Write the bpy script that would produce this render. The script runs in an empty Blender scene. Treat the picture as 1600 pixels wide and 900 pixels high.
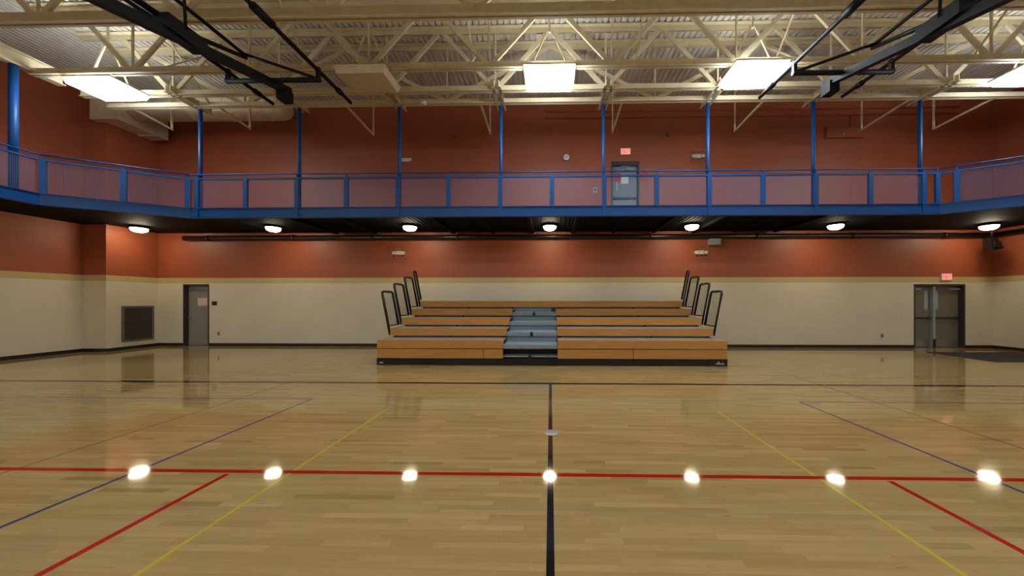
import bpy, math, random
from mathutils import Vector, Matrix
random.seed(7)
scene = bpy.context.scene
COL = scene.collection

# ------------------------------------------------------------------ camera, world, exposure
FPX = 522.0
cd = bpy.data.cameras.new('camera'); cam = bpy.data.objects.new('camera', cd); COL.objects.link(cam)
cd.sensor_width = 36.0; cd.lens = FPX / 1600 * 36.0
cd.shift_x = -(849 - 800) / 1600.0; cd.shift_y = 20 / 1600.0
cd.clip_start = 0.05; cd.clip_end = 200
cam.location = (0, 0, 1.6); cam.rotation_euler = (math.radians(90), 0, math.atan(11 / FPX))
scene.camera = cam
world = bpy.data.worlds.new('world'); scene.world = world; world.use_nodes = True
world.node_tree.nodes['Background'].inputs[0].default_value = (0.02, 0.02, 0.025, 1)
world.node_tree.nodes['Background'].inputs[1].default_value = 0.3
vs = scene.view_settings
vs.view_transform = 'Standard'; vs.look = 'None'; vs.gamma = 1.0; vs.use_curve_mapping = False
vs.exposure = 0.0
HALL_LIGHT = 43.0        # radiance of the big hall fixtures
LAMP_LIGHT = 50.0        # radiance of the round lamps under the track
UP_LIGHT = 52.0

# ------------------------------------------------------------------ helpers
W = {}
def origin(o): return W.get(o.name, Vector((0, 0, 0))) if o else Vector((0, 0, 0))

class MB:
    def __init__(s): s.v = []; s.f = []
    def add(s, vs_, fs):
        n = len(s.v); s.v += [tuple(p) for p in vs_]; s.f += [tuple(i + n for i in f) for f in fs]; return s
    def box(s, x0, x1, y0, y1, z0, z1):
        return s.add([(x0,y0,z0),(x1,y0,z0),(x1,y1,z0),(x0,y1,z0),(x0,y0,z1),(x1,y0,z1),(x1,y1,z1),(x0,y1,z1)],
              [(0,3,2,1),(4,5,6,7),(0,1,5,4),(1,2,6,5),(2,3,7,6),(3,0,4,7)])
    def frame(s, p, q, up=(0,0,1)):
        p, q = Vector(p), Vector(q); d = (q - p).normalized(); u = Vector(up)
        if abs(d.dot(u)) > 0.98: u = Vector((0,1,0))
        a = d.cross(u).normalized(); b = a.cross(d).normalized(); return p, q, a, b
    def bar(s, p, q, w, h, up=(0,0,1)):
        p, q, a, b = s.frame(p, q, up); a = a * w / 2; b = b * h / 2
        return s.add([p-a-b, p+a-b, p+a+b, p-a+b, q-a-b, q+a-b, q+a+b, q-a+b],
              [(0,1,2,3),(4,7,6,5),(0,4,5,1),(1,5,6,2),(2,6,7,3),(3,7,4,0)])
    def tube(s, p, q, r, n=10, r2=None):
        p, q, a, b = s.frame(p, q); r2 = r if r2 is None else r2
        c = [(math.cos(2*math.pi*i/n), math.sin(2*math.pi*i/n)) for i in range(n)]
        vs_ = [p + a*x*r + b*y*r for x, y in c] + [q + a*x*r2 + b*y*r2 for x, y in c]
        fs = [(i, (i+1) % n, n + (i+1) % n, n + i) for i in range(n)] + [tuple(range(n))[::-1], tuple(range(n, 2*n))]
        return s.add(vs_, fs)
    def path(s, pts, r, n=8):
        pts = [Vector(p) for p in pts]; rings = []
        up = Vector((0.13, 0.2, 0.97)).normalized()
        for i, p in enumerate(pts):
            d = (pts[min(i+1, len(pts)-1)] - pts[max(i-1, 0)]).normalized()
            a = d.cross(up)
            if a.length < 0.2: a = d.cross(Vector((0.9, 0.3, 0)))
            a.normalize(); b = a.cross(d)
            rings.append([p + a*r*math.cos(2*math.pi*k/n) + b*r*math.sin(2*math.pi*k/n) for k in range(n)])
        vs_ = [v for rg in rings for v in rg]; fs = []
        for i in range(len(pts)-1):
            for k in range(n): fs.append((i*n+k, i*n+(k+1) % n, (i+1)*n+(k+1) % n, (i+1)*n+k))
        fs += [tuple(range(n))[::-1], tuple((len(pts)-1)*n + k for k in range(n))]
        return s.add(vs_, fs)
    def prism(s, poly, z0, z1):
        n = len(poly)
        return s.add([(x,y,z0) for x,y in poly] + [(x,y,z1) for x,y in poly],
              [(i,(i+1)%n,n+(i+1)%n,n+i) for i in range(n)] + [tuple(range(n))[::-1], tuple(range(n,2*n))])
    def prism_xz(s, poly, y0, y1):
        n = len(poly)
        return s.add([(x,y0,z) for x,z in poly] + [(x,y1,z) for x,z in poly],
              [(i,(i+1)%n,n+(i+1)%n,n+i) for i in range(n)] + [tuple(range(n))[::-1], tuple(range(n,2*n))])
    def lathe(s, c, prof, n=20, axis='z'):
        c = Vector(c); vs_ = []; m = len(prof)
        for r, h in prof:
            for k in range(n):
                t = 2*math.pi*k/n; x, y = r*math.cos(t), r*math.sin(t)
                vs_.append(c + (Vector((x,y,h)) if axis == 'z' else Vector((x,h,y)) if axis == 'y' else Vector((h,x,y))))
        fs = [(i*n+k, i*n+(k+1)%n, (i+1)*n+(k+1)%n, (i+1)*n+k) for i in range(m-1) for k in range(n)]
        fs += [tuple(range(n))[::-1], tuple((m-1)*n+k for k in range(n))]
        return s.add(vs_, fs)
    def mesh(s, name, off=Vector((0,0,0)), smooth=False):
        me = bpy.data.meshes.new(name)
        me.from_pydata([(x-off[0], y-off[1], z-off[2]) for x, y, z in s.v], [], s.f)
        me.validate()
        import bmesh
        bm = bmesh.new(); bm.from_mesh(me); bmesh.ops.recalc_face_normals(bm, faces=bm.faces); bm.to_mesh(me); bm.free()
        if smooth:
            me.polygons.foreach_set('use_smooth', [len(p.vertices) <= 4 for p in me.polygons])
        return me
    def build(s, name, mat, parent=None, smooth=False, label=None, cat=None, group=None, kind=None):
        off = origin(parent)
        me = s.mesh(name, off, smooth); me.materials.append(mat)
        o = bpy.data.objects.new(name, me); COL.objects.link(o)
        if parent: o.parent = parent; W[o.name] = off
        return tag(o, label, cat, group, kind)

def tag(o, label=None, cat=None, group=None, kind=None):
    if label: o['label'] = label
    if cat: o['category'] = cat
    if group: o['group'] = group
    if kind: o['kind'] = kind
    return o
def thing(name, loc, label=None, cat=None, group=None, kind=None):
    o = bpy.data.objects.new(name, None); COL.objects.link(o); o.location = loc; o.empty_display_size = 0.1
    W[o.name] = Vector(loc); return tag(o, label, cat, group, kind)
def place(name, me, loc, parent, rot=None):
    o = bpy.data.objects.new(name, me); COL.objects.link(o); o.parent = parent
    o.location = Vector(loc) - origin(parent)
    if rot: o.rotation_euler = rot
    return o

def srgb(r, g, b):
    f = lambda c: (c/255/12.92 if c/255 <= 0.04045 else ((c/255+0.055)/1.055)**2.4)
    return (f(r), f(g), f(b), 1)

def mat(name, col, rough=0.6, metal=0.0, var=0.08, scale=6.0, bump=0.0, coat=0.0, stretch=None):
    m = bpy.data.materials.new(name); m.use_nodes = True; nt = m.node_tree; b = nt.nodes['Principled BSDF']
    tc = nt.nodes.new('ShaderNodeTexCoord'); nz = nt.nodes.new('ShaderNodeTexNoise'); nz.inputs['Scale'].default_value = scale
    nz.inputs['Detail'].default_value = 4
    if stretch:
        mp = nt.nodes.new('ShaderNodeMapping'); mp.inputs['Scale'].default_value = stretch
        nt.links.new(tc.outputs['Object'], mp.inputs['Vector']); nt.links.new(mp.outputs['Vector'], nz.inputs['Vector'])
    else: nt.links.new(tc.outputs['Object'], nz.inputs['Vector'])
    rmp = nt.nodes.new('ShaderNodeValToRGB'); e = rmp.color_ramp.elements
    e[0].position = 0.3; e[1].position = 0.7
    e[0].color = tuple(c*(1-var) for c in col[:3]) + (1,); e[1].color = tuple(min(1, c*(1+var)) for c in col[:3]) + (1,)
    nt.links.new(nz.outputs['Fac'], rmp.inputs['Fac']); nt.links.new(rmp.outputs['Color'], b.inputs['Base Color'])
    b.inputs['Roughness'].default_value = rough; b.inputs['Metallic'].default_value = metal
    b.inputs['Coat Weight'].default_value = coat; b.inputs['Coat Roughness'].default_value = 0.1
    if bump:
        bp = nt.nodes.new('ShaderNodeBump'); bp.inputs['Strength'].default_value = bump; bp.inputs['Distance'].default_value = 0.01
        nt.links.new(nz.outputs['Fac'], bp.inputs['Height']); nt.links.new(bp.outputs['Normal'], b.inputs['Normal'])
    return m
def emit(name, col, strength):
    m = bpy.data.materials.new(name); m.use_nodes = True; nt = m.node_tree
    nt.nodes.remove(nt.nodes['Principled BSDF']); e = nt.nodes.new('ShaderNodeEmission')
    e.inputs[0].default_value = tuple(col[:3]) + (1,); e.inputs[1].default_value = strength
    nt.links.new(e.outputs[0], nt.nodes['Material Output'].inputs[0]); return m

# ------------------------------------------------------------------ materials
def wall_material():
    m = bpy.data.materials.new('painted_block_wall'); m.use_nodes = True; nt = m.node_tree; L = nt.links.new
    b = nt.nodes['Principled BSDF']; b.inputs['Roughness'].default_value = 0.5
    g = nt.nodes.new('ShaderNodeNewGeometry'); sp = nt.nodes.new('ShaderNodeSeparateXYZ'); L(g.outputs['Position'], sp.inputs[0])
    def gt(v):
        n = nt.nodes.new('ShaderNodeMath'); n.operation = 'GREATER_THAN'; L(sp.outputs['Z'], n.inputs[0]); n.inputs[1].default_value = v; return n
    def mix(f, a, c):
        n = nt.nodes.new('ShaderNodeMix'); n.data_type = 'RGBA'; L(f, n.inputs[0])
        if isinstance(a, tuple): n.inputs[6].default_value = a
        else: L(a, n.inputs[6])
        n.inputs[7].default_value = c; return n.outputs[2]
    c = mix(gt(2.22).outputs[0], CREAM, STRIPE); c = mix(gt(2.41).outputs[0], c, TERRA)
    nz = nt.nodes.new('ShaderNodeTexNoise'); nz.inputs['Scale'].default_value = 1.3; nz.inputs['Detail'].default_value = 5
    L(g.outputs['Position'], nz.inputs['Vector'])
    mr = nt.nodes.new('ShaderNodeMapRange'); mr.inputs[3].default_value = 0.92; mr.inputs[4].default_value = 1.08; L(nz.outputs['Fac'], mr.inputs[0])
    mul = nt.nodes.new('ShaderNodeMix'); mul.data_type = 'RGBA'; mul.blend_type = 'MULTIPLY'; mul.inputs[0].default_value = 1
    L(c, mul.inputs[6]); L(mr.outputs[0], mul.inputs[7]); L(mul.outputs[2], b.inputs['Base Color'])
    ad = nt.nodes.new('ShaderNodeMath'); L(sp.outputs['X'], ad.inputs[0]); L(sp.outputs['Y'], ad.inputs[1])
    cb = nt.nodes.new('ShaderNodeCombineXYZ'); L(ad.outputs[0], cb.inputs[0]); L(sp.outputs['Z'], cb.inputs[1])
    br = nt.nodes.new('ShaderNodeTexBrick'); br.inputs['Scale'].default_value = 1; br.inputs['Mortar Size'].default_value = 0.006
    br.inputs['Brick Width'].default_value = 0.4064; br.inputs['Row Height'].default_value = 0.2032; br.inputs['Mortar Smooth'].default_value = 0.4
    L(cb.outputs[0], br.inputs['Vector'])
    bp = nt.nodes.new('ShaderNodeBump'); bp.invert = True; bp.inputs['Strength'].default_value = 0.35; bp.inputs['Distance'].default_value = 0.006
    L(br.outputs['Fac'], bp.inputs['Height']); L(bp.outputs['Normal'], b.inputs['Normal'])
    return m
CREAM = srgb(214, 205, 180); STRIPE = srgb(196, 174, 118); TERRA = srgb(160, 82, 52)
M_wall = wall_material()

def floor_material():
    m = bpy.data.materials.new('maple_floor'); m.use_nodes = True; nt = m.node_tree; L = nt.links.new
    b = nt.nodes['Principled BSDF']
    at = nt.nodes.new('ShaderNodeAttribute'); at.attribute_name = 'rnd'
    r = nt.nodes.new('ShaderNodeValToRGB'); e = r.color_ramp.elements
    e[0].position = 0; e[0].color = srgb(144, 118, 73); e[1].position = 1; e[1].color = srgb(173, 146, 96)
    for p, c in ((0.08, srgb(155,128,81)), (0.5, srgb(161,134,86)), (0.9, srgb(167,140,91))):
        k = e.new(p); k.color = c
    L(at.outputs['Fac'], r.inputs['Fac'])
    g = nt.nodes.new('ShaderNodeNewGeometry'); mp = nt.nodes.new('ShaderNodeMapping'); mp.inputs['Scale'].default_value = (2.2, 38, 1)
    L(g.outputs['Position'], mp.inputs['Vector'])
    nz = nt.nodes.new('ShaderNodeTexNoise'); nz.noise_dimensions = '4D'; nz.inputs['Scale'].default_value = 1; nz.inputs['Detail'].default_value = 5
    L(mp.outputs['Vector'], nz.inputs['Vector'])
    wm = nt.nodes.new('ShaderNodeMath'); wm.operation = 'MULTIPLY'; wm.inputs[1].default_value = 40; L(at.outputs['Fac'], wm.inputs[0]); L(wm.outputs[0], nz.inputs['W'])
    mr = nt.nodes.new('ShaderNodeMapRange'); mr.inputs[1].default_value = 0.25; mr.inputs[2].default_value = 0.75
    mr.inputs[3].default_value = 0.9; mr.inputs[4].default_value = 1.08; L(nz.outputs['Fac'], mr.inputs[0])
    mul = nt.nodes.new('ShaderNodeMix'); mul.data_type = 'RGBA'; mul.blend_type = 'MULTIPLY'; mul.inputs[0].default_value = 1
    L(r.outputs['Color'], mul.inputs[6]); L(mr.outputs[0], mul.inputs[7])
    # rare mineral streaks and knots with a shape of their own
    mp2 = nt.nodes.new('ShaderNodeMapping'); mp2.inputs['Scale'].default_value = (5, 26, 1); L(g.outputs['Position'], mp2.inputs['Vector'])
    n2 = nt.nodes.new('ShaderNodeTexNoise'); n2.inputs['Scale'].default_value = 1; n2.inputs['Detail'].default_value = 2; L(mp2.outputs['Vector'], n2.inputs['Vector'])
    m2 = nt.nodes.new('ShaderNodeMapRange'); m2.inputs[1].default_value = 0.70; m2.inputs[2].default_value = 0.80; m2.inputs[3].default_value = 0; m2.inputs[4].default_value = 0.55
    L(n2.outputs['Fac'], m2.inputs[0])
    mx = nt.nodes.new('ShaderNodeMix'); mx.data_type = 'RGBA'; L(m2.outputs[0], mx.inputs[0]); L(mul.outputs[2], mx.inputs[6]); mx.inputs[7].default_value = srgb(104, 74, 42)
    L(mx.outputs[2], b.inputs['Base Color'])
    b.inputs['IOR'].default_value = 1.42
    n3 = nt.nodes.new('ShaderNodeTexNoise'); n3.inputs['Scale'].default_value = 0.9; n3.inputs['Detail'].default_value = 3; L(g.outputs['Position'], n3.inputs['Vector'])
    m3 = nt.nodes.new('ShaderNodeMapRange'); m3.inputs[3].default_value = 0.035; m3.inputs[4].default_value = 0.075; L(n3.outputs['Fac'], m3.inputs[0]); L(m3.outputs[0], b.inputs['Roughness'])
    return m
M_floor = floor_material()

M_base   = mat('black_vinyl_base', srgb(28, 24, 22), 0.5)
M_deckroof = mat('cream_roof_deck', srgb(214, 208, 194), 0.6)
M_steel  = mat('cream_steel', srgb(210, 196, 163), 0.55)
M_blue   = mat('blue_paint', srgb(6, 66, 124), 0.45, var=0.05)
M_blue.node_tree.nodes['Principled BSDF'].inputs['Specular IOR Level'].default_value = 0.3
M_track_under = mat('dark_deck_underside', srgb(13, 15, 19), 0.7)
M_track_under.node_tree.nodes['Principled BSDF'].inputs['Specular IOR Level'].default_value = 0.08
M_track_top = mat('track_rubber', srgb(78, 70, 66), 0.85, scale=40)
M_black  = mat('black_steel', srgb(18, 17, 19), 0.34, var=0.15)
M_seat   = mat('bleacher_wood', srgb(182, 128, 62), 0.42, var=0.16, scale=3, stretch=(0.8, 6, 14))
M_grey   = mat('grey_galvanised', srgb(128, 132, 132), 0.5)
M_step   = mat('blue_grey_step', srgb(124, 142, 154), 0.5, var=0.05)
M_door   = mat('grey_door_paint', srgb(134, 130, 122), 0.45, var=0.04)
M_door2  = mat('olive_grey_door_paint', srgb(112, 106, 92), 0.4, var=0.05)
M_goal   = mat('black_goal_tube', srgb(13, 12, 15), 0.55, var=0.1)
M_goal.node_tree.nodes['Principled BSDF'].inputs['Specular IOR Level'].default_value = 0.25
M_doorup = mat('slate_door_paint', srgb(112, 128, 136), 0.45, var=0.04)
M_frame  = mat('dark_door_frame', srgb(52, 48, 52), 0.5)
M_louver = mat('dark_louver', srgb(106, 96, 92), 0.5)
M_white  = mat('off_white_plastic', srgb(214, 208, 190), 0.45, var=0.03)
M_chrome = mat('brushed_metal', srgb(176, 178, 180), 0.3, metal=0.9, var=0.05)
M_paper  = mat('white_paper', srgb(222, 226, 226), 0.7, var=0.03)
M_pinkpaper = mat('pinkish_notice', srgb(214, 186, 172), 0.7, var=0.12, scale=25)
M_redsign = mat('red_sign', srgb(176, 40, 40), 0.5, var=0.08)
M_box    = mat('grey_box', srgb(150, 154, 158), 0.5)
M_terra  = mat('terracotta_paint', TERRA, 0.55)
M_dark   = mat('dark_plastic', srgb(40, 36, 30), 0.5)
M_mat    = mat('black_rubber_mat', srgb(34, 36, 34), 0.8, scale=60, bump=0.2)
M_glass  = mat('vision_glass', srgb(150, 168, 176), 0.08)
M_lred   = mat('red_line_paint', srgb(160, 34, 22), 0.17, var=0.06)
M_lblack = mat('black_line_paint', srgb(26, 24, 26), 0.17, var=0.1)
M_lblue  = mat('blue_line_paint', srgb(66, 62, 104), 0.17, var=0.06)
M_lyel   = mat('yellow_line_paint', srgb(178, 160, 58), 0.17, var=0.06)
M_lgrey  = mat('olive_grey_line_paint', srgb(122, 102, 66), 0.17, var=0.06)
for _m in (M_lred, M_lblack, M_lblue, M_lyel, M_lgrey):
    _b = _m.node_tree.nodes['Principled BSDF']; _b.inputs['Roughness'].default_value = 0.06; _b.inputs['IOR'].default_value = 1.42
M_duct   = mat('cream_duct', srgb(222, 208, 182), 0.5)
M_hall   = emit('hall_light_lens', (0.88, 0.95, 1.0), HALL_LIGHT)
M_up     = emit('hall_light_uplight_slot', (0.88, 0.96, 1.0), UP_LIGHT)
M_lamp   = emit('warm_lamp_lens', (1.0, 0.86, 0.62), LAMP_LIGHT)
M_exit   = emit('exit_sign_face', (1.0, 0.42, 0.33), 0.95)
M_exitred = emit('exit_letters', (1.0, 0.03, 0.02), 1.0)
M_offlens = mat('unlit_diffuser', srgb(206, 190, 160), 0.5)

def mesh_panel_material():
    m = bpy.data.materials.new('blue_wire_mesh'); m.use_nodes = True; nt = m.node_tree; L = nt.links.new
    b = nt.nodes['Principled BSDF']; b.inputs['Base Color'].default_value = srgb(104, 126, 164); b.inputs['Roughness'].default_value = 0.4
    tc = nt.nodes.new('ShaderNodeTexCoord'); sp = nt.nodes.new('ShaderNodeSeparateXYZ'); L(tc.outputs['Object'], sp.inputs[0])
    outs = []
    for ax in ('X', 'Z'):
        d = nt.nodes.new('ShaderNodeMath'); d.operation = 'DIVIDE'; L(sp.outputs[ax], d.inputs[0]); d.inputs[1].default_value = 0.03
        f = nt.nodes.new('ShaderNodeMath'); f.operation = 'FRACT'; L(d.outputs[0], f.inputs[0])
        l = nt.nodes.new('ShaderNodeMath'); l.operation = 'LESS_THAN'; L(f.outputs[0], l.inputs[0]); l.inputs[1].default_value = 0.07; outs.append(l)
    mx = nt.nodes.new('ShaderNodeMath'); mx.operation = 'MAXIMUM'; L(outs[0].outputs[0], mx.inputs[0]); L(outs[1].outputs[0], mx.inputs[1])
    L(mx.outputs[0], b.inputs['Alpha']); return m
M_mesh = mesh_panel_material()

# ------------------------------------------------------------------ the hall
BY = 11.6; LX = -14.7; RX = 14.95; FY = -14.5; CEIL = 8.42
PIERX = -13.95; PIERY = 10.2

def wall_with_holes(name, x0, x1, z0, z1, y, t, holes):
    xs = sorted({x0, x1} | {v for h in holes for v in h[:2]}); zs = sorted({z0, z1} | {v for h in holes for v in h[2:]})
    mb = MB()
    for i in range(len(xs)-1):
        j = 0
        while j < len(zs)-1:
            def hole(jj): return any(h[0] <= xs[i] and xs[i+1] <= h[1] and h[2] <= zs[jj] and zs[jj+1] <= h[3] for h in holes)
            if hole(j): j += 1; continue
            k = j
            while k < len(zs)-1 and not hole(k): k += 1
            mb.box(xs[i], xs[i+1], y, y+t, zs[j], zs[k]); j = k
    return mb.build(name, M_wall, kind='structure')

D1 = (-13.05, -12.10, 0.0, 2.19); D2 = (2.10, 3.07, 4.10, 6.42); D3 = (12.33, 14.03, 0.0, 2.165)
wall_back = wall_with_holes('wall_back', LX-0.3, RX+0.3, 0, CEIL+0.3, BY, 0.35, [D1, D2, D3])
wl = MB().box(LX-0.3, LX, FY, BY, 0, CEIL+0.3)
wall_left = wl.build('wall_left', M_wall, kind='structure')
MB().box(LX, PIERX, PIERY, BY, 0, CEIL+0.3).build('pier', M_wall, wall_left)
MB().box(RX, RX+0.3, FY, BY, 0, CEIL+0.3).build('wall_right', M_wall, kind='structure')
MB().box(LX-0.3, RX+0.3, FY-0.3, FY, 0, CEIL+0.3).build('wall_front', M_wall, kind='structure')

bb = MB()
for a, b in ((PIERX, D1[0]), (D1[1], D3[0]), (D3[1], RX)): bb.box(a, b, BY-0.012, BY+0.001, 0, 0.10)
bb.build('baseboard_back', M_base, kind='structure')
MB().box(LX, LX+0.012, FY, PIERY, 0, 0.10).box(LX, PIERX+0.012, PIERY-0.012, PIERY, 0, 0.10).box(PIERX, PIERX+0.012, PIERY, BY-0.012, 0, 0.10).build('baseboard_left', M_base, kind='structure')
MB().box(RX-0.012, RX, FY, BY-0.012, 0, 0.10).build('baseboard_right', M_base, kind='structure')

# corrugated roof deck, flutes running towards the back wall
v = []; f = []
pitch = 0.1524; n = int((RX - LX + 0.6) / pitch); x = LX - 0.3
prof = []
for i in range(n):
    xx = x + i*pitch
    prof += [(xx, CEIL), (xx+0.09, CEIL), (xx+0.105, CEIL+0.04), (xx+0.137, CEIL+0.04)]
for px_, pz in prof: v += [(px_, FY-0.3, pz), (px_, BY+0.35, pz)]
for i in range(len(prof)-1): f.append((2*i, 2*i+2, 2*i+3, 2*i+1))
mb = MB(); mb.add(v, f); mb.box(LX-0.3, RX+0.3, FY-0.3, BY+0.35, CEIL+0.06, CEIL+0.2)
ceiling = mb.build('ceiling', M_deckroof, kind='structure')

# ------------------------------------------------------------------ maple floor
mb = MB().box(LX, RX, -3.0, BY, -0.3, -0.017).box(LX, RX, FY, -3.0, -0.3, 0.0)
for d in (D1, D3): mb.box(d[0], d[1], BY, BY+0.35, -0.3, 0.0)
floor = mb.build('floor', M_floor, kind='structure')
def board_geo(x0, x1, y0, y1, tilt):
    g = 0.0003; dz = tilt * (y1-y0) / 2
    x0 += g; x1 -= g; y0 += g; y1 -= g; zb = -0.017
    return ([(x0,y0,zb),(x1,y0,zb),(x1,y1,zb),(x0,y1,zb),(x0,y0,-dz),(x1,y0,-dz),(x1,y1,dz),(x0,y1,dz)],
            [(4,5,6,7),(0,1,5,4),(1,2,6,5),(2,3,7,6),(3,0,4,7)])
def finish_boards(me, rnds):
    a = me.attributes.new('rnd', 'FLOAT', 'FACE'); a.data.foreach_set('value', rnds)
    me.materials.append(M_floor)
SW = 0.0572; row = 0; y = -3.0; sv = []; sf = []; sr = []; single = 0
while y < BY - 0.01:
    y1 = min(y + SW, BY); x = LX - random.random()*0.8
    while x < RX:
        ln = random.choice((0.3, 0.42, 0.5, 0.62, 0.75, 0.9, 1.1)) * random.uniform(0.85, 1.15)
        xa, xb = max(x, LX), min(x+ln, RX); x += ln
        if xb - xa < 0.02: continue
        rnd = random.random(); tilt = random.gauss(0, 0.0013)
        vv, ff = board_geo(xa, xb, y, y1, tilt)
        d = y + 0.02*(-xa); xm = (xa+xb)/2
        if single < 300 and y > 1.86 and -1.63*y - 0.2 < xm < 1.44*y + 0.2:
            me = bpy.data.meshes.new('floor_board'); me.from_pydata(vv, [], ff); finish_boards(me, [rnd]*5)
            o = bpy.data.objects.new('floor_board', me); COL.objects.link(o); o.parent = floor; single += 1
        else:
            k = len(sv); sv += vv; sf += [tuple(i+k for i in q) for q in ff]; sr += [rnd]*5
    y = y1
me = bpy.data.meshes.new('floor_boards'); me.from_pydata(sv, [], sf); finish_boards(me, sr)
o = bpy.data.objects.new('floor_boards', me); COL.objects.link(o); o.parent = floor; o['kind'] = 'stuff'

LZ = 0.0010
def line(name, x0, x1, y0, y1, m, lift=0.0): MB().box(x0, x1, y0, y1, -0.002, LZ+lift).build(name, m, floor)
line('black_sideline', -13.4, 13.4, 6.40, 6.51, M_lblack)
line('black_half_court_line', -0.025, 0.025, -3.0, 6.40, M_lblack, 0.0001)
line('red_sideline', -9.0, 9.0, 3.045, 3.10, M_lred, 0.0002)
line('red_attack_line', -3.01, -2.96, -3.0, 3.025, M_lred)
line('red_attack_line', 2.985, 3.035, -3.0, 3.025, M_lred)
line('blue_court_line', -3.90, -3.865, -3.0, 5.385, M_lblue)
line('blue_court_line', 3.93, 3.965, -3.0, 5.385, M_lblue)
line('blue_end_line', -12.5, -3.90, 5.355, 5.385, M_lblue)
line('blue_end_line', 3.965, 12.8, 5.355, 5.385, M_lblue)
line('yellow_court_line', -2.432, -2.400, -3.0, 4.9, M_lyel)
line('yellow_court_line', 2.400, 2.432, -3.0, 4.9, M_lyel)
line('olive_court_line', -5.10, -5.075, -3.0, 6.40, M_lgrey)
line('olive_court_line', 5.105, 5.135, -3.0, 8.6, M_lgrey)

sc_ = thing('socket_cover', (0.016, 4.056, LZ), 'round metal socket cover set in the black half-court line', 'floor plate')
MB().lathe((0.016, 4.056, 0.001), [(0.086, 0), (0.086, 0.003), (0.062, 0.004), (0.062, 0.001)], 32).build('rim', M_chrome, sc_)
MB().lathe((0.016, 4.056, 0.001), [(0.06, 0), (0.06, 0.0025)], 32).build('lid', M_box, sc_)

# ------------------------------------------------------------------ doors
def door_1():
    x0, x1, z0, z1 = D1; t = thing('door_1', ((x0+x1)/2, BY+0.17, 0), kind='structure')
    fr = MB().box(x0, x0+0.05, BY-0.004, BY+0.3, 0, z1).box(x1-0.05, x1, BY-0.004, BY+0.3, 0, z1).box(x0+0.05, x1-0.05, BY-0.004, BY+0.3, z1-0.05, z1)
    fr.build('door_frame', M_frame, t)
    lf = MB().box(x0+0.05, x1-0.05, BY+0.14, BY+0.185, 0.008, z1-0.05).build('door_leaf', M_door, t)
    MB().lathe((x0+0.13, BY+0.14, 1.0), [(0.028,0),(0.028,-0.02),(0.012,-0.02),(0.012,-0.05),(0.03,-0.05),(0.03,-0.075)], 14, 'y').build('door_knob', M_chrome, lf)
    for z in (0.3, 1.1, 1.85): MB().tube((x1-0.055, BY+0.135, z-0.05), (x1-0.055, BY+0.135, z+0.05), 0.008, 8).build('hinge', M_chrome, lf)
door_1()
def door_2():
    x0, x1, z0, z1 = D2; t = thing('door_2', ((x0+x1)/2, BY+0.17, z0), kind='structure')
    MB().box(x0, x0+0.05, BY-0.004, BY+0.3, z0, z1).box(x1-0.05, x1, BY-0.004, BY+0.3, z0, z1).box(x0+0.05, x1-0.05, BY-0.004, BY+0.3, z1-0.14, z1).build('door_frame', M_frame, t)
    lf = MB().box(x0+0.05, x1-0.05, BY+0.1, BY+0.145, z0+0.01, z1-0.14).build('door_leaf', M_doorup, t)
    MB().box(2.16, 3.0, BY+0.05, BY+0.075, 5.13, 5.2).box(2.18, 2.24, BY+0.075, BY+0.1, 5.12, 5.21).box(2.9, 2.96, BY+0.075, BY+0.1, 5.12, 5.21).build('panic_bar', M_dark, lf)
    MB().lathe((2.2, BY+0.1, 5.28), [(0.035,0),(0.035,-0.03),(0.02,-0.045)], 14, 'y').build('lock_cylinder', M_chrome, lf)
    MB().box(2.3, 2.325, BY+0.06, BY+0.1, 5.42, 5.72).build('pull_handle', M_paper, lf)
    MB().box(2.62, 2.92, BY+0.03, BY+0.1, 6.13, 6.2).build('door_closer', M_box, lf)
    MB().bar((2.75, BY+0.05, 6.215), (2.45, BY+0.03, 6.26), 0.02, 0.012).bar((2.45, BY+0.03, 6.26), (2.8, BY+0.08, 6.27), 0.02, 0.012).build('closer_arm', M_chrome, lf)
door_2()
def door_3():
    x0, x1, z0, z1 = D3; t = thing('door_3', ((x0+x1)/2, BY+0.17, 0), kind='structure')
    MB().box(x0, x0+0.05, BY-0.004, BY+0.3, 0, z1).box(x1-0.05, x1, BY-0.004, BY+0.3, 0, z1).box(x0+0.05, x1-0.05, BY-0.004, BY+0.3, z1-0.06, z1).build('door_frame', M_frame, t)
    xm = (x0+x1)/2 - 0.1
    MB().box(xm-0.035, xm+0.035, BY+0.06, BY+0.26, 0, z1-0.06).build('mullion', M_box, t)
    for a, b, s in ((x0+0.05, xm-0.035, 1), (xm+0.035, x1-0.05, -1)):
        lf = MB().box(a, b, BY+0.16, BY+0.205, 0.008, z1-0.06).build('door_leaf', M_door2, t)
        MB().box(a+0.04, b-0.04, BY+0.09, BY+0.12, 0.98, 1.04).box(a+0.05, a+0.1, BY+0.12, BY+0.16, 0.97, 1.05).box(b-0.1, b-0.05, BY+0.12, BY+0.16, 0.97, 1.05).build('panic_bar', M_dark, lf)
        vx = b-0.2 if s > 0 else a+0.08
        MB().box(vx, vx+0.11, BY+0.152, BY+0.162, 1.3, 1.95).build('vision_lite', M_glass, lf)
        MB().box((a if s > 0 else b-0.34), (a+0.3 if s > 0 else b), BY+0.09, BY+0.16, 1.97, 2.03).build('door_closer', M_box, lf)
        MB().box(a+0.02, b-0.02, BY+0.156, BY+0.162, 0.03, 0.25).build('kick_plate', M_chrome, lf)
    MB().box(xm-0.05, xm+0.01, BY+0.02, BY+0.06, 0.0, 0.3).build('door_stop', M_dark, t)
door_3()

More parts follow.
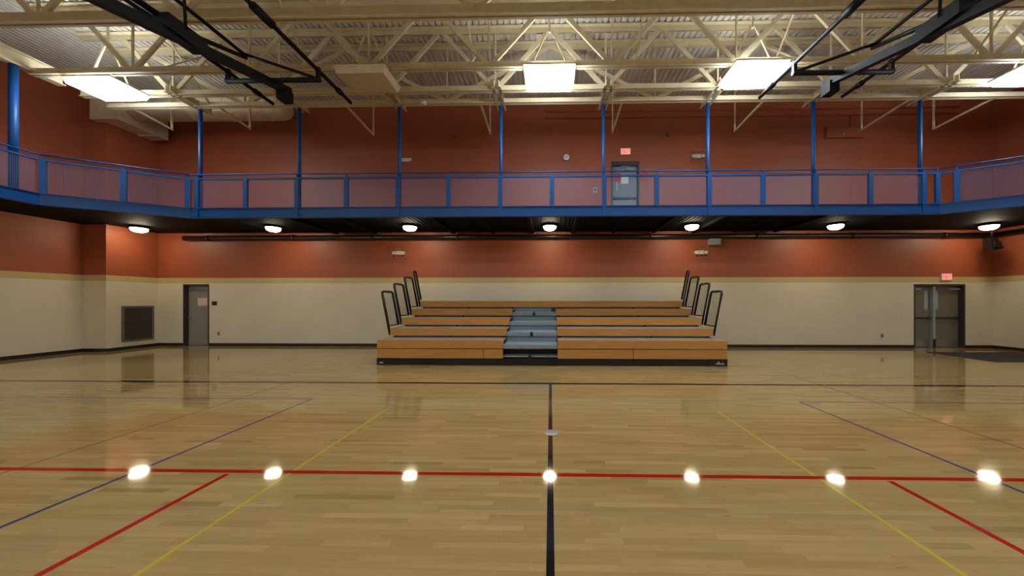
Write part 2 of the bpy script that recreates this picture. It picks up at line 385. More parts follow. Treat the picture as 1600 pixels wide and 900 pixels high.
# ------------------------------------------------------------------ elevated track
TY = 8.85; A0 = (-9.75, TY); A1 = (-11.93, 7.55); B0 = (10.05, TY); B1 = (12.2, 7.5); TZ = 4.11
track = thing('elevated_running_track', (0, 10.2, 3.84), 'elevated running track with blue edge beam wrapping around the hall', 'running track')
DECK = [(PIERX+0.002, BY-0.002), (PIERX+0.002, PIERY-0.002), (LX+0.002, PIERY-0.002), (LX+0.002, A1[1]), A1, A0, B0, B1, (RX-0.002, B1[1]), (RX-0.002, BY-0.002)][::-1]
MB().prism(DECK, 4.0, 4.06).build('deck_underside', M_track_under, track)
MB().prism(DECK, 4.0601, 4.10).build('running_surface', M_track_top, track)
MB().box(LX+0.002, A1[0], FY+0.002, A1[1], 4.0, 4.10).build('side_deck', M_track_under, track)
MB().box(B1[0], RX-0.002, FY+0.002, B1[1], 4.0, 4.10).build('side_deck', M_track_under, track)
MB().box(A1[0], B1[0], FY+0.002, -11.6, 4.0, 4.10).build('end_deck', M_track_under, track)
def edge_beam(p, q):
    p = Vector((p[0], p[1], 0)); q = Vector((q[0], q[1], 0)); d = (q-p).normalized(); nrm = Vector((-d.y, d.x, 0))
    if nrm.y < 0 and abs(nrm.y) > 0.3: nrm = -nrm
    mb = MB(); zc = lambda z: Vector((0,0,z))
    mb.bar(p+zc(3.975), q+zc(3.975), 0.012, 0.27)
    o = nrm*0.03
    mb.bar(p+o+zc(4.102), q+o+zc(4.102), 0.12, 0.016); mb.bar(p+o+zc(3.848), q+o+zc(3.848), 0.12, 0.016)
    return mb
SEG = [(A0, B0), (A1, A0), (B0, B1), ((A1[0], -11.6), A1), (B1, (B1[0], -11.6)), ((A1[0], -11.6), (B1[0], -11.6))]
for p, q in SEG: edge_beam(p, q).build('edge_beam', M_blue, track)
POSTX = [-9.568 + 2.747*i for i in range(8)]
for x in POSTX: MB().box(x-0.05, x+0.05, TY-0.028, TY-0.0061, 3.858, 4.09).build('stiffener_plate', M_blue, track)
jm = MB().box(-0.05, 0.05, -1.25, 1.25, -0.04, 0.04).mesh('deck_joist'); jm.materials.append(M_track_under)
for i in range(22):
    x = -14.2 + i*1.36
    if -9.6 < x < 9.9 and all(abs(x-l) > 0.3 for l in (-8.82, -4.42, -0.02, 4.39, 8.8)): place('deck_joist', jm, (x, 10.2, 3.945), track)
jr = MB()
for i in range(150):
    x = -9.5 + i*0.13
    if x < 9.9: jr.box(x, x+0.05, TY+0.1, BY-0.02, 3.985, 4.0)
jr.build('deck_ribs', M_track_under, track)['kind'] = 'stuff'

# railing
def railing(name, label, p, q, posts, double=True):
    """p->q on the plan; posts: distances from p"""
    P = Vector((p[0], p[1], TZ)); Q = Vector((q[0], q[1], TZ)); d = (Q-P).normalized(); L = (Q-P).length
    t = thing(name, P, label, 'railing', 'railings along the elevated track')
    Z = lambda z: Vector((0, 0, z))
    MB().tube(P+Z(0.905), Q+Z(0.905), 0.019, 8).build('top_rail', M_blue, t, True)
    MB().bar(P+Z(0.785), Q+Z(0.785), 0.04, 0.045).build('middle_rail', M_blue, t)
    for s in posts:
        c = P + d*s; mb = MB().bar(c, c+Z(0.81), 0.05, 0.115, up=d).bar(c+Z(0.8), c+Z(0.905), 0.015, 0.04, up=d)
        mb.build('rail_post', M_blue, t)
    ends = [0] + list(posts) + [L]; ang = math.atan2(d.y, d.x)
    for a, b in zip(ends[:-1], ends[1:]):
        if b - a < 0.35: continue
        me = MB().box(0.06, b-a-0.06, -0.002, 0.002, 0.01, 0.762).mesh('mesh_panel'); me.materials.append(M_mesh)
        place('mesh_panel', me, P + d*a, t, (0, 0, ang))
allp = sorted([x - A0[0] for x in POSTX if x < 9.9] + [-8.225 - A0[0] + 2.755*i for i in range(7)])
railing('track_railing', 'long straight blue railing with mesh infill above the bleachers', A0, B0, allp + [B0[0]-A0[0]-0.05])
lc = (Vector(A0)-Vector(A1)).length; rc = (Vector(B1)-Vector(B0)).length
railing('track_railing', 'slanting blue railing across the left corner of the track', A1, A0, [0.05, lc*0.52, lc-0.05])
railing('track_railing', 'slanting blue railing across the right corner of the track', B0, B1, [0.3, rc*0.62, rc-0.1])
railing('track_railing', 'blue railing at the far left edge running along the side wall', (A1[0], -11.6), A1, [1.5+2.0*i for i in range(9)])
railing('track_railing', 'blue railing beyond the right frame edge along the side wall', B1, (B1[0], -11.6), [0.5+2.0*i for i in range(9)])

# hanger posts
ORD = ['first', 'second', 'third', 'fourth', 'fifth', 'sixth', 'seventh', 'eighth']
for i, x in enumerate(POSTX):
    lb = {0: 'blue hanger pipe at the left corner of the track railing', 7: 'blue hanger pipe at the right corner of the track railing'}.get(i,
         'slim blue hanger pipe rising from the track edge, %s from the left corner' % ORD[i])
    if i == 4: lb = 'slim blue hanger pipe just left of the upper door'
    t = thing('hanger_post', (x, TY, TZ), lb, 'hanger pipe', 'hanger pipes along the back track edge')
    MB().tube((x, TY+0.09, TZ), (x, TY+0.09, 6.825), 0.045, 12).build('pipe', M_blue, t, True)
    MB().box(x-0.14, x+0.14, TY+0.03, TY+0.15, TZ, TZ+0.015).build('base_plate', M_blue, t)
    for s in (-1, 1):
        MB().box(x+s*0.06-0.012, x+s*0.06+0.012, 8.15, 9.18, 6.83, 7.0).box(x+s*0.085-0.03, x+s*0.085+0.03, 8.15, 9.18, 6.83, 6.845).build('outrigger_channel', M_steel, t)
for x, y, lb in ((-12.06, 7.25, 'thick blue hanger pipe at the far left over the side railing'), (12.33, 7.0, 'blue hanger pipe over the right side railing, outside the frame')):
    t = thing('hanger_post', (x, y, TZ), lb, 'hanger pipe', 'hanger pipes of the side tracks')
    MB().tube((x, y, TZ), (x, y, 6.898), 0.07, 14).build('pipe', M_blue, t, True)
    MB().box(x-0.1, x+0.1, y-0.1, y+0.1, TZ, TZ+0.015).build('base_plate', M_blue, t)

# ------------------------------------------------------------------ roof trusses
ZB = 6.9; ZT = 8.33
def truss(label, y, hb, off=0.0, panel=2.75):
    t = thing('roof_truss', (0, y, ZB), label, 'roof truss', 'cream steel roof trusses')
    x0, x1 = -12.03, 12.38
    mb = MB()
    for s in (-1, 1):
        mb.box(x0, x1, y+s*0.025-0.006, y+s*0.025+0.006, ZB-hb/2, ZB+hb/2); mb.box(x0, x1, min(y+s*0.031, y+s*0.07), max(y+s*0.031, y+s*0.07), ZB-hb/2, ZB-hb/2+0.012)
    mb.build('bottom_chord', M_steel, t)
    mb = MB()
    for s in (-1, 1):
        mb.box(x0, x1, y+s*0.025-0.006, y+s*0.025+0.006, ZT-0.06, ZT+0.07); mb.box(x0, x1, min(y+s*0.031, y+s*0.12), max(y+s*0.031, y+s*0.12), ZT+0.06, ZT+0.075)
    mb.build('top_chord', M_steel, t)
    for k in range(-5, 6):
        xt = off + panel*k
        for s in (-1, 1):
            xb = xt + s*panel/2
            if x0 < xb < x1 and x0 < xt < x1:
                MB().bar((xt+s*0.06, y, ZT-0.03), (xb-s*0.05, y, ZB+0.02), 0.05, 0.10).build('web_diagonal', M_steel, t)
        xb = xt + panel/2
        if x0 < xb < x1: MB().bar((xb, y, ZB), (xb, y, ZT), 0.035, 0.035).build('web_vertical', M_steel, t)
TR = [(3.25, 0.2, 'cream roof truss overhead, nearest above the camera'), (4.66, 0.2, 'cream roof truss above the frame, in front of the thick-chord truss'), (6.08, 0.22, 'cream roof truss with thick bottom chord along the top edge of the photo'),
      (7.5, 0.15, 'cream roof truss directly in front of the lit hall fixtures'), (8.33, 0.14, 'cream roof truss directly behind the lit hall fixtures'),
      (8.85, 0.13, 'cream roof truss over the blue hanger pipes, farthest from the viewer')]
for y, hb, lb in TR: truss(lb, y, hb, 0.0, 5.5 if y > 8.5 else 2.75)
# bridging struts running over the track
SX = [(-11.4, 'cream strut near the left duct'), (-9.0, 'cream strut between the first and second hanger pipes'), (-5.5, 'cream strut between the second and third hanger pipes'), (-1.86, 'cream strut just left of the fourth hanger pipe'),
      (1.9, 'cream strut over the upper door'), (5.6, 'cream strut right of the sixth hanger pipe'), (9.38, 'cream strut at the right corner hanger pipe'), (11.5, 'cream strut near the right wall')]
for x, lb in SX:
    ye = 10.02 if x < -8.4 else 10.48
    t = thing('bridging_strut', (x, 8.95, 6.85), lb + ', hung above the track', 'strut', 'roof bridging struts')
    MB().bar((x, 8.9, 6.86), (x*1.02, ye+0.02, 6.86), 0.045, 0.045).build('horizontal_angle', M_steel, t)
    MB().bar((x*1.02, ye, 6.84), (x*1.02, ye, CEIL), 0.04, 0.04).build('vertical_hanger', M_steel, t)
# cross bridging between trusses
for i, x in enumerate((-9.2, -5.5, -1.9, 1.9, 5.5, 9.2)):
    t = thing('cross_bridging', (x, 6.9, ZB), 'thin cream cross bracing rods between the roof trusses, %s from the left' % ORD[i], 'bracing', 'cross bracing rods')
    for ya, yb in (((6.08, 7.5),) if i % 2 else ((7.5, 8.85),)):
        MB().bar((x, ya, ZT-0.05), (x, yb, ZB), 0.03, 0.03).build('brace_rod', M_steel, t); MB().bar((x+0.05, ya, ZB), (x+0.05, yb, ZT-0.05), 0.03, 0.03).build('brace_rod', M_steel, t)
# side girder
for x, lb in ((-12.05, 'cream girder running towards the viewer above the left track edge'), (12.4, 'cream girder running towards the viewer above the right track edge')):
    t = thing('side_girder', (x, 0, 6.9), lb, 'girder', 'side girders')
    MB().box(x-0.1, x+0.1, -11, 8.0, 6.9, 6.92).build('lower_flange', M_steel, t)
    MB().box(x-0.1, x+0.1, -11, 8.0, 7.2, 7.22).build('upper_flange', M_steel, t)
    MB().box(x-0.01, x+0.01, -11, 8.0, 6.92, 7.2).build('web_plate', M_steel, t)

# ------------------------------------------------------------------ hall light fixtures
def fixture(x, y, label, lit=True):
    t = thing('hall_light_fixture', (x, y, 6.65), label, 'ceiling light', 'rectangular hall light fixtures')
    w, d, z = 0.56, 0.39, 6.62
    MB().box(x-w-0.01, x+w+0.01, y-d-0.01, y+d+0.01, z+0.12, z+0.16).build('housing', M_offlens, t)
    # prismatic drop lens with slanting sides
    mb = MB(); e = 0.04
    mb.add([(x-w+e,y-d+e,z),(x+w-e,y-d+e,z),(x+w-e,y+d-e,z),(x-w+e,y+d-e,z),(x-w,y-d,z+0.12),(x+w,y-d,z+0.12),(x+w,y+d,z+0.12),(x-w,y+d,z+0.12)],
           [(0,3,2,1),(4,5,6,7),(0,1,5,4),(1,2,6,5),(2,3,7,6),(3,0,4,7)])
    mb.build('lens', M_hall if lit else M_offlens, t)
    for s in (-1, 1):
        MB().box(x-w+0.1, x+w-0.1, y+s*0.2-0.07, y+s*0.2+0.07, z+0.16, z+0.164).build('uplight_slot', M_up if lit else M_offlens, t)
        MB().bar((x+s*(w-0.04), y, z+0.16), (x+s*0.05, y, 7.8), 0.03, 0.035).build('hanger_strap', M_steel, t)
    MB().tube((x, y, 7.75), (x, y, CEIL), 0.025, 8).build('hook', M_steel, t)
fixture(-10.65, 7.82, 'glowing rectangular hall light at the upper left')
fixture(-4.2, 7.63, 'unlit rectangular hall light left of centre', False)
fixture(-0.02, 7.66, 'glowing rectangular hall light over the middle of the bleachers')
fixture(4.56, 7.63, 'glowing rectangular hall light right of centre beside the folded hoop frame')
fixture(10.9, 7.72, 'glowing rectangular hall light cut by the right edge')
for y, yl in ((0.2, 'first row'), (-5.4, 'middle row'), (-10.6, 'last row')):  # extra fixtures out of view, added to light the hall from behind the camera
    for x, xl in ((-10.65, 'far left'), (-4.2, 'left of centre'), (4.56, 'right of centre'), (10.9, 'far right')):
        fixture(x, y, 'unseen rectangular hall light added behind the camera, %s, %s' % (yl, xl))

# ------------------------------------------------------------------ round lamps under the track
LN = ['at the far left beside the pier', 'second from the left', 'left of the bleachers rail tops', 'in the middle over the bleacher aisle', 'right of the middle, near the grey wall box', 'second from the right', 'at the far right above the loudspeaker']
def lamp(x, y, label):
    t = thing('under_track_lamp', (x, y, 3.9), label, 'ceiling lamp', 'round lamps under the track')
    MB().lathe((x, y, 3.92), [(0.19, 0.062), (0.225, 0.05), (0.225, 0.0), (0.2, 0.0)], 24).build('lamp_housing', M_black, t, True)
    MB().lathe((x, y, 3.92), [(0.198, 0.0), (0.195, -0.04), (0.165, -0.085), (0.1, -0.115), (0.02, -0.125)], 24).build('lamp_lens', M_lamp, t, True)
for i, (x, y) in enumerate([(-13.2, 10.45), (-8.82, 10.45), (-4.42, 10.42), (-0.02, 10.45), (4.39, 10.47), (8.8, 10.5), (13.6, 10.65)]):
    lamp(x, y, 'round glowing lamp under the track, ' + LN[i])
for s, x in ((0, -13.3), (1, 13.6)):
    for y, yl in ((6.0, 'nearest the corner'), (1.6, 'level with the camera'), (-2.8, 'just behind the camera'), (-7.2, 'farthest behind the camera')):
        lamp(x, y, 'round lamp under the %s side track outside the frame, %s' % (('left', 'right')[s], yl))

# dark pipe along the wall under the track
t = thing('dark_pipe', (0, BY-0.12, 3.8), 'long dark pipe along the terracotta wall under the track', 'pipe')
MB().tube((-12.9, BY-0.1, 3.80), (RX-0.21, BY-0.1, 3.80), 0.085, 14).build('pipe_run', M_black, t, True)
for x in (-12, -9, -6.2, -3.2, 0.2, 3.4, 7.0, 10.2, 13.2): MB().tube((x-0.04, BY-0.1, 3.80), (x+0.04, BY-0.1, 3.80), 0.098, 14).build('pipe_coupling', M_black, t, True)
MB().tube((RX-0.12, BY-0.02, 3.80), (RX-0.12, -8, 3.80), 0.08, 12).build('dark_pipe', M_black, None, True, 'dark pipe turning along the right wall under the track', 'pipe')

# ------------------------------------------------------------------ ducts (upper left)
t = thing('round_duct', (-11, 10.5, 7.4), 'big round cream duct under the roof in the upper left corner', 'duct')
MB().lathe((-13.34, 10.5, 7.76), [(0.34, 0.0), (0.36, 0.02), (0.36, 4.69), (0.33, 4.87), (0.25, 4.96), (0.12, 5.0)], 28, 'x').build('duct_body', M_duct, t, True)
for x in (-12.6, -11.4, -10.2, -9.0): MB().lathe((x, 10.5, 7.76), [(0.36, -0.02), (0.372, -0.02), (0.372, 0.02), (0.36, 0.02)], 28, 'x').build('duct_seam', M_duct, t, True)
t = thing('box_duct', (-13.9, 10.8, 7.15), 'cream rectangular duct box against the left pier under the roof', 'duct')
MB().box(PIERX+0.002, -13.35, 10.0, 11.4, 7.2, 8.1).box(-14.2, PIERX+0.002, 10.0, PIERY-0.002, 7.2, 8.1).build('duct_box', M_duct, t)
MB().box(PIERX+0.002, -13.342, 11.0, 11.05, 7.17, 8.13).build('duct_flange', M_duct, t)

# ------------------------------------------------------------------ folded basketball goals
def goal(cx, s, label):
    """s = +1 : inner side towards +x"""
    t = thing('folded_basketball_goal', (cx, 6.0, 6.4), label, 'basketball goal', 'folded basketball goals')
    for k in (1, -1):
        x = cx + s*k*0.96
        sd = MB().tube((x, 1.2, 6.4), (x, 8.0, 6.4), 0.04, 10).build('side_tube', M_goal, t, True)
        MB().tube((x, 5.33, 6.4), (x, 5.71, 6.4), 0.072, 10).build('sleeve_clamp', M_goal, sd, True)
        MB().tube((x, 7.49, 6.4), (x, 7.63, 6.4), 0.06, 10).build('end_clamp', M_goal, sd, True)
        MB().bar((x, 6.87, 6.17), (x, 6.87, 6.46), 0.067, 0.067).build('drop_bracket', M_goal, t)
        for yy in (2.0, 4.5): MB().bar((x, yy, 6.4), (x, yy, 8.33), 0.04, 0.04).build('roof_hanger', M_goal, t)
    MB().tube((cx-1.0, 6.87, 6.21), (cx+1.0, 6.87, 6.21), 0.048, 12).build('crossbar', M_goal, t, True)
    m = MB().bar((cx, 7.3, 6.25), (cx, 2.3, 5.01), 0.13, 0.14).build('mast', M_goal, t)
    MB().box(cx-0.12, cx+0.12, 4.85, 5.42, 5.68, 5.9).build('hinge_block', M_goal, m)
    MB().box(cx-0.1, cx+0.1, 7.06, 7.3, 5.96, 6.19).build('winch_box', M_goal, t)
    MB().tube((cx-s*0.4, 1.2, 6.59), (cx-s*0.4, 6.69, 6.59), 0.034, 8).build('brace_tube', M_goal, t, True)
    MB().tube((cx-s*0.4, 6.62, 6.59), (cx+s*0.96, 6.87, 6.23), 0.03, 8).build('diagonal_brace', M_goal, t, True)
    MB().tube((cx-s*0.1, 5.09, 5.88), (cx-s*0.4, 6.67, 6.55), 0.04, 8).build('fold_strut', M_goal, t, True)
    MB().tube((cx-s*0.1, 5.18, 5.92), (cx-s*0.1, 3.07, 5.78), 0.05, 8).build('fold_strut', M_goal, t, True)
    MB().tube((cx+s*0.12, 5.09, 5.82), (cx+s*0.12, 4.95, 8.3), 0.02, 8).build('lift_cable', M_goal, t, True)
    MB().tube((cx-s*0.9, 2.9, 5.54), (cx-s*0.12, 7.0, 6.19), 0.03, 8).build('side_brace', M_goal, t, True)
    MB().bar((cx, 2.4, 4.85), (cx, 1.35, 4.62), 1.8, 0.04).build('backboard', M_white, t)
    MB().path([(cx+0.23*math.cos(a*math.pi/10), 1.7+0.23*math.sin(a*math.pi/10), 4.42) for a in range(21)], 0.01).build('rim', M_redsign, t, True)
goal(-5.8, 1, 'folded black basketball hoop frame hanging under the roof at the upper left')
goal(5.9, -1, 'folded black basketball hoop frame hanging under the roof at the upper right')

# ------------------------------------------------------------------ bleachers
bl = thing('bleachers', (0, 8.2, 0), 'five-row wooden telescoping bleachers with grey centre steps and black end rails', 'bleachers')
Y0, DY, Z0, DZ = 8.2, 0.66, 0.626, 0.242; XL, XR = -4.30, 4.29; AL, AR = -1.17, 0.18
for k in range(5):
    yk, zk = Y0+DY*k, Z0+DZ*k; sh = 0.012*k
    secs = [(XL+sh, AL), (AR, XR-sh)] if k < 4 else [(XL+sh, XR-sh)]
    for a, b in secs:
        st = MB().box(a, b, yk, yk+0.15, zk-0.2, zk).build('seat_board', M_seat, bl)
        if k: MB().box(a+0.03, b-0.03, yk+0.13, yk+0.15, zk-DZ-0.004, zk-0.2001).build('riser', M_grey, bl)
        if k < 4: MB().box(a+0.005, b-0.005, yk+0.15, yk+DY+0.13, zk-0.05, zk-0.004).build('footboard', M_grey, bl)
        else: MB().box(a+0.005, b-0.005, yk+0.15, BY-0.16, zk-0.05, zk-0.004).build('footboard', M_grey, bl)
for a, b in ((XL, -1.657), (-1.643, AL), (AR, 2.023), (2.037, XR)):
    MB().box(a, b, Y0+0.014, Y0+0.05, 0.18, 0.405).build('front_panel', M_seat, bl)
for a, b in ((XL, AL), (AL+0.01, AR-0.01), (AR, XR)):
    MB().box(a, b, Y0+0.02, Y0+0.06, 0.006, 0.174).build('base_skirt', M_black, bl)
for a, b in ((XL-0.01, XL+0.55), (XR-0.45, XR+0.01)): MB().box(a, b, Y0+0.005, Y0+0.019, 0.012, 0.182).build('skirt_end_plate', M_black, bl)
MB().prism_xz([(XR-0.28, 0.05), (XR-0.2, 0.13), (XR-0.15, 0.07), (XR-0.11, 0.1), (XR-0.05, 0.05)], Y0+0.001, Y0+0.005).build('emblem', M_box, bl)
MB().prism_xz([(XL+0.04, 0.05), (XL+0.08, 0.09), (XL+0.13, 0.09), (XL+0.16, 0.05)], Y0+0.001, Y0+0.005).build('emblem', M_box, bl)
for k in range(4):
    yk, zk = Y0+DY*k, Z0+DZ*k
    tr = MB().box(AL+0.01, AR-0.01, yk, yk+DY+0.1, zk-0.14, zk-0.105).build('aisle_step', M_step, bl)
    MB().box(AL+0.01, AR-0.01, yk-0.006, yk+0.03, zk-0.205, zk-0.1401).build('step_nosing', M_grey, tr)
    MB().box(AL+0.01, AR-0.01, yk+DY+0.08, yk+DY+0.1, zk-0.1049, zk+DZ-0.206).build('step_riser', M_step, tr)
    MB().box(AL+0.0, AL+0.02, yk+0.31, yk+DY-0.01, zk-0.104, zk-0.03).build('side_plate', M_black, tr)
MB().box(AL+0.01, AR-0.01, Y0, Y0+0.34, 0.215, 0.25).build('aisle_step', M_grey, bl)
MB().box(AL+0.01, AR-0.01, Y0+0.3, Y0+0.34, 0.2501, 0.42).build('step_riser', M_black, bl)
for yk, z in ((Y0+DY*3, Z0+DZ*3-0.205), (Y0+DY, Z0+DZ-0.205), (Y0, 0.178)):
    mb = MB(); x = -0.5
    mb.add([(x-0.05,yk-0.03,z),(x+0.05,yk-0.03,z),(x+0.05,yk-0.0061,z),(x-0.05,yk-0.0061,z),(x-0.022,yk-0.025,z+0.12),(x+0.022,yk-0.025,z+0.12),(x+0.022,yk-0.0061,z+0.12),(x-0.022,yk-0.0061,z+0.12)],
           [(0,3,2,1),(4,5,6,7),(0,1,5,4),(1,2,6,5),(2,3,7,6),(3,0,4,7)])
    mb.build('handrail_socket', M_black, bl)
yb = Y0+DY*4+0.075
MB().box(0.03, 0.16, yb-0.02, yb, 1.24, 1.36).build('latch_plate', M_frame, bl)
for k in range(5):
    for x in (XL+0.12, XL+1.6, -1.25, 0.26, 2.7, XR-0.12):
        MB().box(x-0.03, x+0.03, Y0+DY*k+0.12, Y0+DY*k+0.18, 0.0, Z0+DZ*k-0.052 if k < 4 else Z0+DZ*4-0.206).build('support_column', M_black, bl)
bar_me = MB().tube((0, 0, 0), (0, 0, 1.0), 0.0055, 6).mesh('baluster', smooth=True); bar_me.materials.append(M_black)
for sgn, xe in ((-1, XL), (1, XR)):
    for k in range(1, 5):
        yk, zk = Y0+DY*k, Z0+DZ*k; dp = 0.64 if k < 4 else 0.22
        zb, zt = zk-0.19, zk+0.985; lean = 0.225; x0 = xe + sgn*0.02 - sgn*0.012*k
        X = lambda z: x0 + sgn*lean*(z-zb)/(zt-zb)
        pts = [(X(zb), yk+0.03, zb), (X(zt-0.07), yk+0.03, zt-0.07), (X(zt-0.02), yk+0.05, zt-0.02), (X(zt), yk+0.1, zt), (X(zt), yk+dp-0.07, zt), (X(zt-0.02), yk+dp-0.02, zt-0.02), (X(zt-0.07), yk+dp, zt-0.07), (X(zk+0.05), yk+dp, zk+0.05)]
        rl = MB().path(pts, 0.031, 8).build('end_rail', M_black, bl, True)
        MB().bar((X(zk+0.06), yk+0.03, zk+0.06), (X(zk+0.06), yk+dp, zk+0.06), 0.03, 0.03).build('lower_rail', M_black, rl)
        nb = 6 if k < 4 else 2
        for j in range(1, nb+1):
            yy = yk+0.03 + (dp-0.03)*j/(nb+1); a = math.atan2(sgn*lean, zt-zb)
            o = place('baluster', bar_me, (X(zk+0.06), yy, zk+0.06), rl, (0, a, 0)); o.scale = (1, 1, 0.93)

# ------------------------------------------------------------------ louver on the pier
lv = thing('return_air_louver', (PIERX, 11.0, 0.3), 'dark square return-air louver low on the left pier', 'louver')
ya, yb_, za, zb_ = 10.57, 11.45, 0.25, 1.43
MB().box(PIERX, PIERX+0.03, ya, ya+0.06, za, zb_).box(PIERX, PIERX+0.03, yb_-0.06, yb_, za, zb_).box(PIERX, PIERX+0.03, ya+0.06, yb_-0.06, za, za+0.06).box(PIERX, PIERX+0.03, ya+0.06, yb_-0.06, zb_-0.06, zb_).build('louver_frame', M_louver, lv)
MB().box(PIERX+0.001, PIERX+0.004, ya+0.06, yb_-0.06, za+0.06, zb_-0.06).build('louver_back', M_black, lv)
sl = MB().box(-0.011, 0.011, ya+0.06-11.0, yb_-0.06-11.0, -0.002, 0.002).mesh('slat'); sl.materials.append(M_louver)
for i in range(24): place('slat', sl, (PIERX+0.016, 11.0, za+0.08+i*0.0445), lv, (0, math.radians(35), 0))

# ------------------------------------------------------------------ signs and wall devices
def exit_sign(x, z, label):
    t = thing('exit_sign', (x, BY, z), label, 'exit sign', 'lit exit signs')
    MB().box(x-0.17, x+0.17, BY-0.05, BY, z-0.11, z+0.11).build('sign_housing', M_white, t)
    MB().box(x-0.155, x+0.155, BY-0.054, BY-0.05, z-0.095, z+0.095).build('sign_face', M_exit, t)
    h, w = 0.065, 0.028; y0, y1 = BY-0.058, BY-0.054; st = 0.011
    for i, ch in enumerate('EXIT'):
        cx = x - 0.099 + i*0.066; mb = MB()
        if ch == 'E':
            mb.box(cx-w+0.004, cx-w+0.004+st*1.4, y0, y1, z-h, z+h)
            for zz in (-h, -st/2, h-st): mb.box(cx-w+0.004+st*1.4, cx+w-0.004, y0, y1, z+zz, z+zz+st)
        elif ch == 'X':
            for s in (-1, 1): mb.bar((cx-s*(w-0.006), (y0+y1)/2, z-h), (cx+s*(w-0.006), (y0+y1)/2 - 0.0005*s, z+h), st*1.4, 0.004, up=(0,1,0))
        elif ch == 'I': mb.box(cx-st*0.7, cx+st*0.7, y0, y1, z-h, z+h)
        else: mb.box(cx-w+0.002, cx+w-0.002, y0, y1, z+h-st, z+h).box(cx-st*0.7, cx+st*0.7, y0, y1, z-h, z+h-st)
        mb.build('sign_letter', M_exitred, t)
exit_sign(2.587, 6.74, 'lit exit sign above the upper door on the track')
exit_sign(13.37, 2.41, 'lit exit sign above the double door at the right')

def emergency_light(x, z, label, guard, mt=M_white):
    t = thing('emergency_light', (x, BY, z), label, 'emergency light', 'twin-head emergency lights')
    MB().box(x-0.13, x+0.13, BY-0.08, BY, z-0.055, z+0.07).build('battery_box', mt, t)
    for s in (-1, 1):
        hd = MB().lathe((x+s*0.17, BY-0.07, z), [(0.035, 0.05), (0.045, 0.02), (0.06, -0.04), (0.055, -0.05)], 14, 'y').build('lamp_head', mt, t, True)
        MB().bar((x+s*0.12, BY-0.04, z), (x+s*0.17, BY-0.04, z), 0.02, 0.02).build('head_bracket', mt, t)
    if guard:
        g = MB(); a, b = 0.22, 0.17
        for zz in (-b, b): g.tube((x-a, BY-0.14, z+zz), (x+a, BY-0.14, z+zz), 0.007, 6)
        for xx in (-a, -a/3, a/3, a): g.tube((x+xx, BY-0.14, z-b), (x+xx, BY-0.14, z+b), 0.005, 6)
        for xx in (-a, a):
            for zz in (-b, b): g.tube((x+xx, BY-0.14, z+zz), (x+xx, BY, z+zz), 0.007, 6)
        g.build('wire_guard', M_chrome, t)
    return t
emergency_light(-5.04, 6.5, 'white twin-head emergency light on the upper wall, left of centre', False)
emergency_light(5.04, 6.54, 'white caged emergency light on the upper wall, right of the upper door', True)
emergency_light(-5.27, 3.26, 'caged cream emergency light under the track, above the left bleacher rails', True)
emergency_light(5.13, 3.25, 'caged cream emergency light under the track, above the right bleacher rails', True)
t = thing('junction_box', (5.56, BY, 3.6), 'grey metal box under the dark wall pipe', 'box')
MB().box(5.40, 5.74, BY-0.2, BY, 3.5, 3.71).build('box_body', M_box, t)
MB().box(5.385, 5.755, BY-0.206, BY-0.2, 3.49, 3.70).build('box_cover', M_box, t)

ck = thing('round_clock', (0.555, BY, 6.57), 'small round white wall clock on the upper wall', 'clock')
MB().lathe((0.555, BY, 6.57), [(0.13, 0), (0.13, -0.03), (0.112, -0.035), (0.112, -0.02)], 28, 'y').build('clock_rim', M_frame, ck, True)
MB().lathe((0.555, BY, 6.57), [(0.11, -0.02), (0.11, -0.024)], 28, 'y').build('clock_face', M_paper, ck)
for a, l in ((0.9, 0.06), (-1.2, 0.08)): MB().bar((0.555, BY-0.026, 6.57), (0.555+l*math.sin(a), BY-0.026, 6.57+l*math.cos(a)), 0.008, 0.002, up=(0,1,0)).build('clock_hand', M_dark, ck)

def small_plate(name, x, z, w, h, m, label, cat, m2=M_dark, detail='switch_lever'):
    t = thing(name, (x, BY, z), label, cat)
    MB().box(x-w/2, x+w/2, BY-0.012, BY, z-h/2, z+h/2).build('cover_plate', m, t)
    MB().box(x-w/6, x+w/6, BY-0.022, BY-0.012, z-h/5, z+h/5).build(detail, m2, t)
small_plate('intercom', 1.55, 5.43, 0.14, 0.19, M_box, 'small grey wall device left of the upper door', 'wall device', M_dark, 'speaker_slot')
small_plate('card_reader', -11.91, 1.51, 0.18, 0.14, M_dark, 'small dark card reader beside the single grey door', 'card reader', M_black, 'reader_pad')
small_plate('power_outlet', -11.75, 0.44, 0.09, 0.14, M_box, 'wall outlet low on the cream wall near the single door', 'outlet', M_dark, 'socket')
small_plate('power_outlet', 11.27, 0.41, 0.10, 0.15, M_box, 'wall outlet low on the cream wall left of the double door', 'outlet', M_dark, 'socket')
small_plate('light_switch', 11.95, 1.05, 0.07, 0.12, M_white, 'pale wall switch left of the double door', 'switch', M_white)
for x, z, lb in ((-3.4, 7.37, 'tiny dark sensor high on the upper wall, left of centre'), (4.03, 7.33, 'tiny grey sensor high on the upper wall, right of the upper door')):
    t = thing('sensor', (x, BY, z), lb, 'sensor')
    MB().lathe((x, BY, z), [(0.07, 0), (0.07, -0.03), (0.045, -0.06), (0.02, -0.065)], 16, 'y').build('sensor_body', M_louver, t, True)

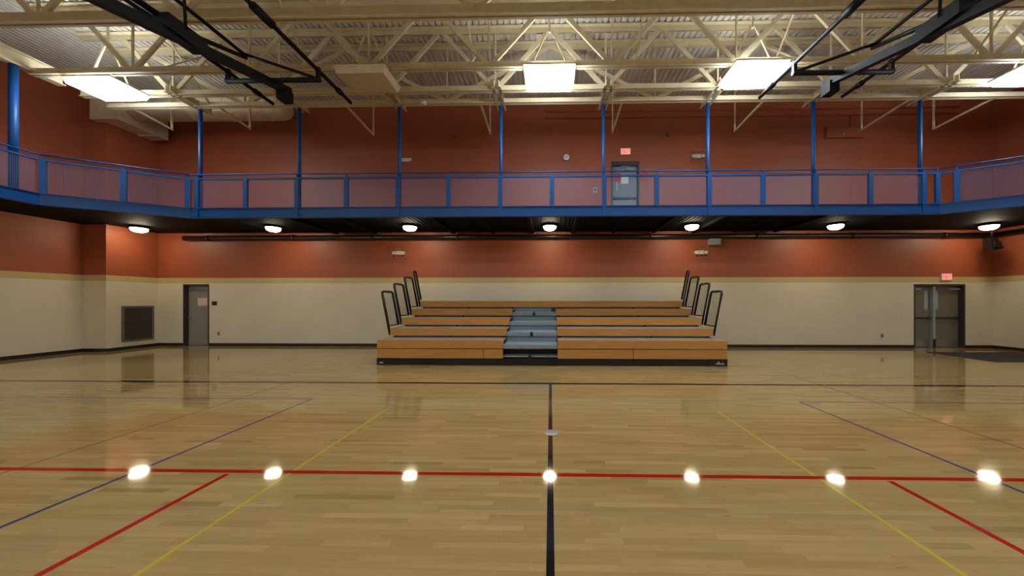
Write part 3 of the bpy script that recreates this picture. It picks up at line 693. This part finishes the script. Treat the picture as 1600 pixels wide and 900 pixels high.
def sheet(name, x0, x1, y, z0, z1, m, label, cat):
    MB().box(x0, x1, y-0.003, y-0.0005, z0, z1).build(name, m, None, False, label, cat)
sheet('paper_notice', 2.46, 2.72, BY+0.1, 5.68, 6.0, M_paper, 'white paper notice taped to the upper door', 'notice')
sheet('red_notice', 2.21, 2.45, BY+0.1, 5.74, 6.06, M_redsign, 'red notice on the left half of the upper door', 'notice')
sheet('red_notice', 3.10, 3.34, BY, 5.74, 6.06, M_redsign, 'red notice on the wall right of the upper door', 'notice')
sheet('paper_notice', -12.67, -12.32, BY+0.14, 1.42, 1.70, M_pinkpaper, 'pinkish paper notice on the single grey door', 'notice')

# conduits and panel painted with the wall
t = thing('conduit', (6.5, BY, 8.0), 'terracotta painted conduits high on the upper wall', 'conduit')
for z in (7.93, 8.15): MB().tube((-0.2, BY-0.03, z), (13.8, BY-0.03, z), 0.028, 8).build('conduit_run', M_terra, t, True)
MB().tube((10.2, BY-0.03, 7.5), (10.2, BY-0.03, 7.93), 0.022, 8).build('conduit_drop', M_terra, t, True)
t = thing('panel_box', (9.98, BY, 7.3), 'terracotta painted long box high on the right of the upper wall', 'panel box')
MB().box(9.35, 10.62, BY-0.08, BY, 7.13, 7.49).build('box_body', M_terra, t)
MB().box(9.37, 10.60, BY-0.088, BY-0.08, 7.15, 7.47).build('box_cover', M_terra, t)
MB().lathe((9.9, BY-0.088, 7.22), [(0.04, 0), (0.04, -0.03)], 12, 'y').build('indicator', M_box, t)

# loudspeaker in the right corner
t = thing('loudspeaker', (14.2, 11.05, 3.3), 'dark loudspeaker hanging under the track in the right corner', 'loudspeaker')
mb = MB().add([(14.06,10.98,3.62),(14.24,10.95,3.62),(14.30,11.16,3.62),(14.10,11.2,3.62),(14.03,10.9,3.2),(14.33,10.86,3.26),(14.40,11.12,3.26),(14.08,11.18,3.2)],
      [(0,1,2,3),(7,6,5,4),(0,4,5,1),(1,5,6,2),(2,6,7,3),(3,7,4,0)])
mb.build('cabinet', M_black, t)
MB().box(14.07, 14.28, 10.87, 10.9, 3.3, 3.48).build('grille', M_black, t)
MB().tube((14.2, 11.05, 3.6), (14.2, 11.05, 3.998), 0.03, 8).build('mount_pole', M_black, t, True)

# smoke detector on the truss, mat
t = thing('sprinkler_head', (-3.5, 8.8, 6.8), 'small white round device under the farthest truss', 'detector')
MB().lathe((-3.35, 8.75, 6.80), [(0.03, 0.06), (0.07, 0.04), (0.08, 0.0), (0.05, -0.03)], 16).build('detector_body', M_white, t, True)
MB().box(-3.42, -3.28, 8.70, 8.80, 6.845, 6.87).build('mount_plate', M_white, t)
MB().prism([(11.66, 9.0), (14.9, 9.0), (14.9, 10.6), (11.66, 10.6)], 0.0012, 0.014).build('rubber_mat', M_mat, None, False, 'black rubber mat on the floor in front of the double door', 'floor mat')
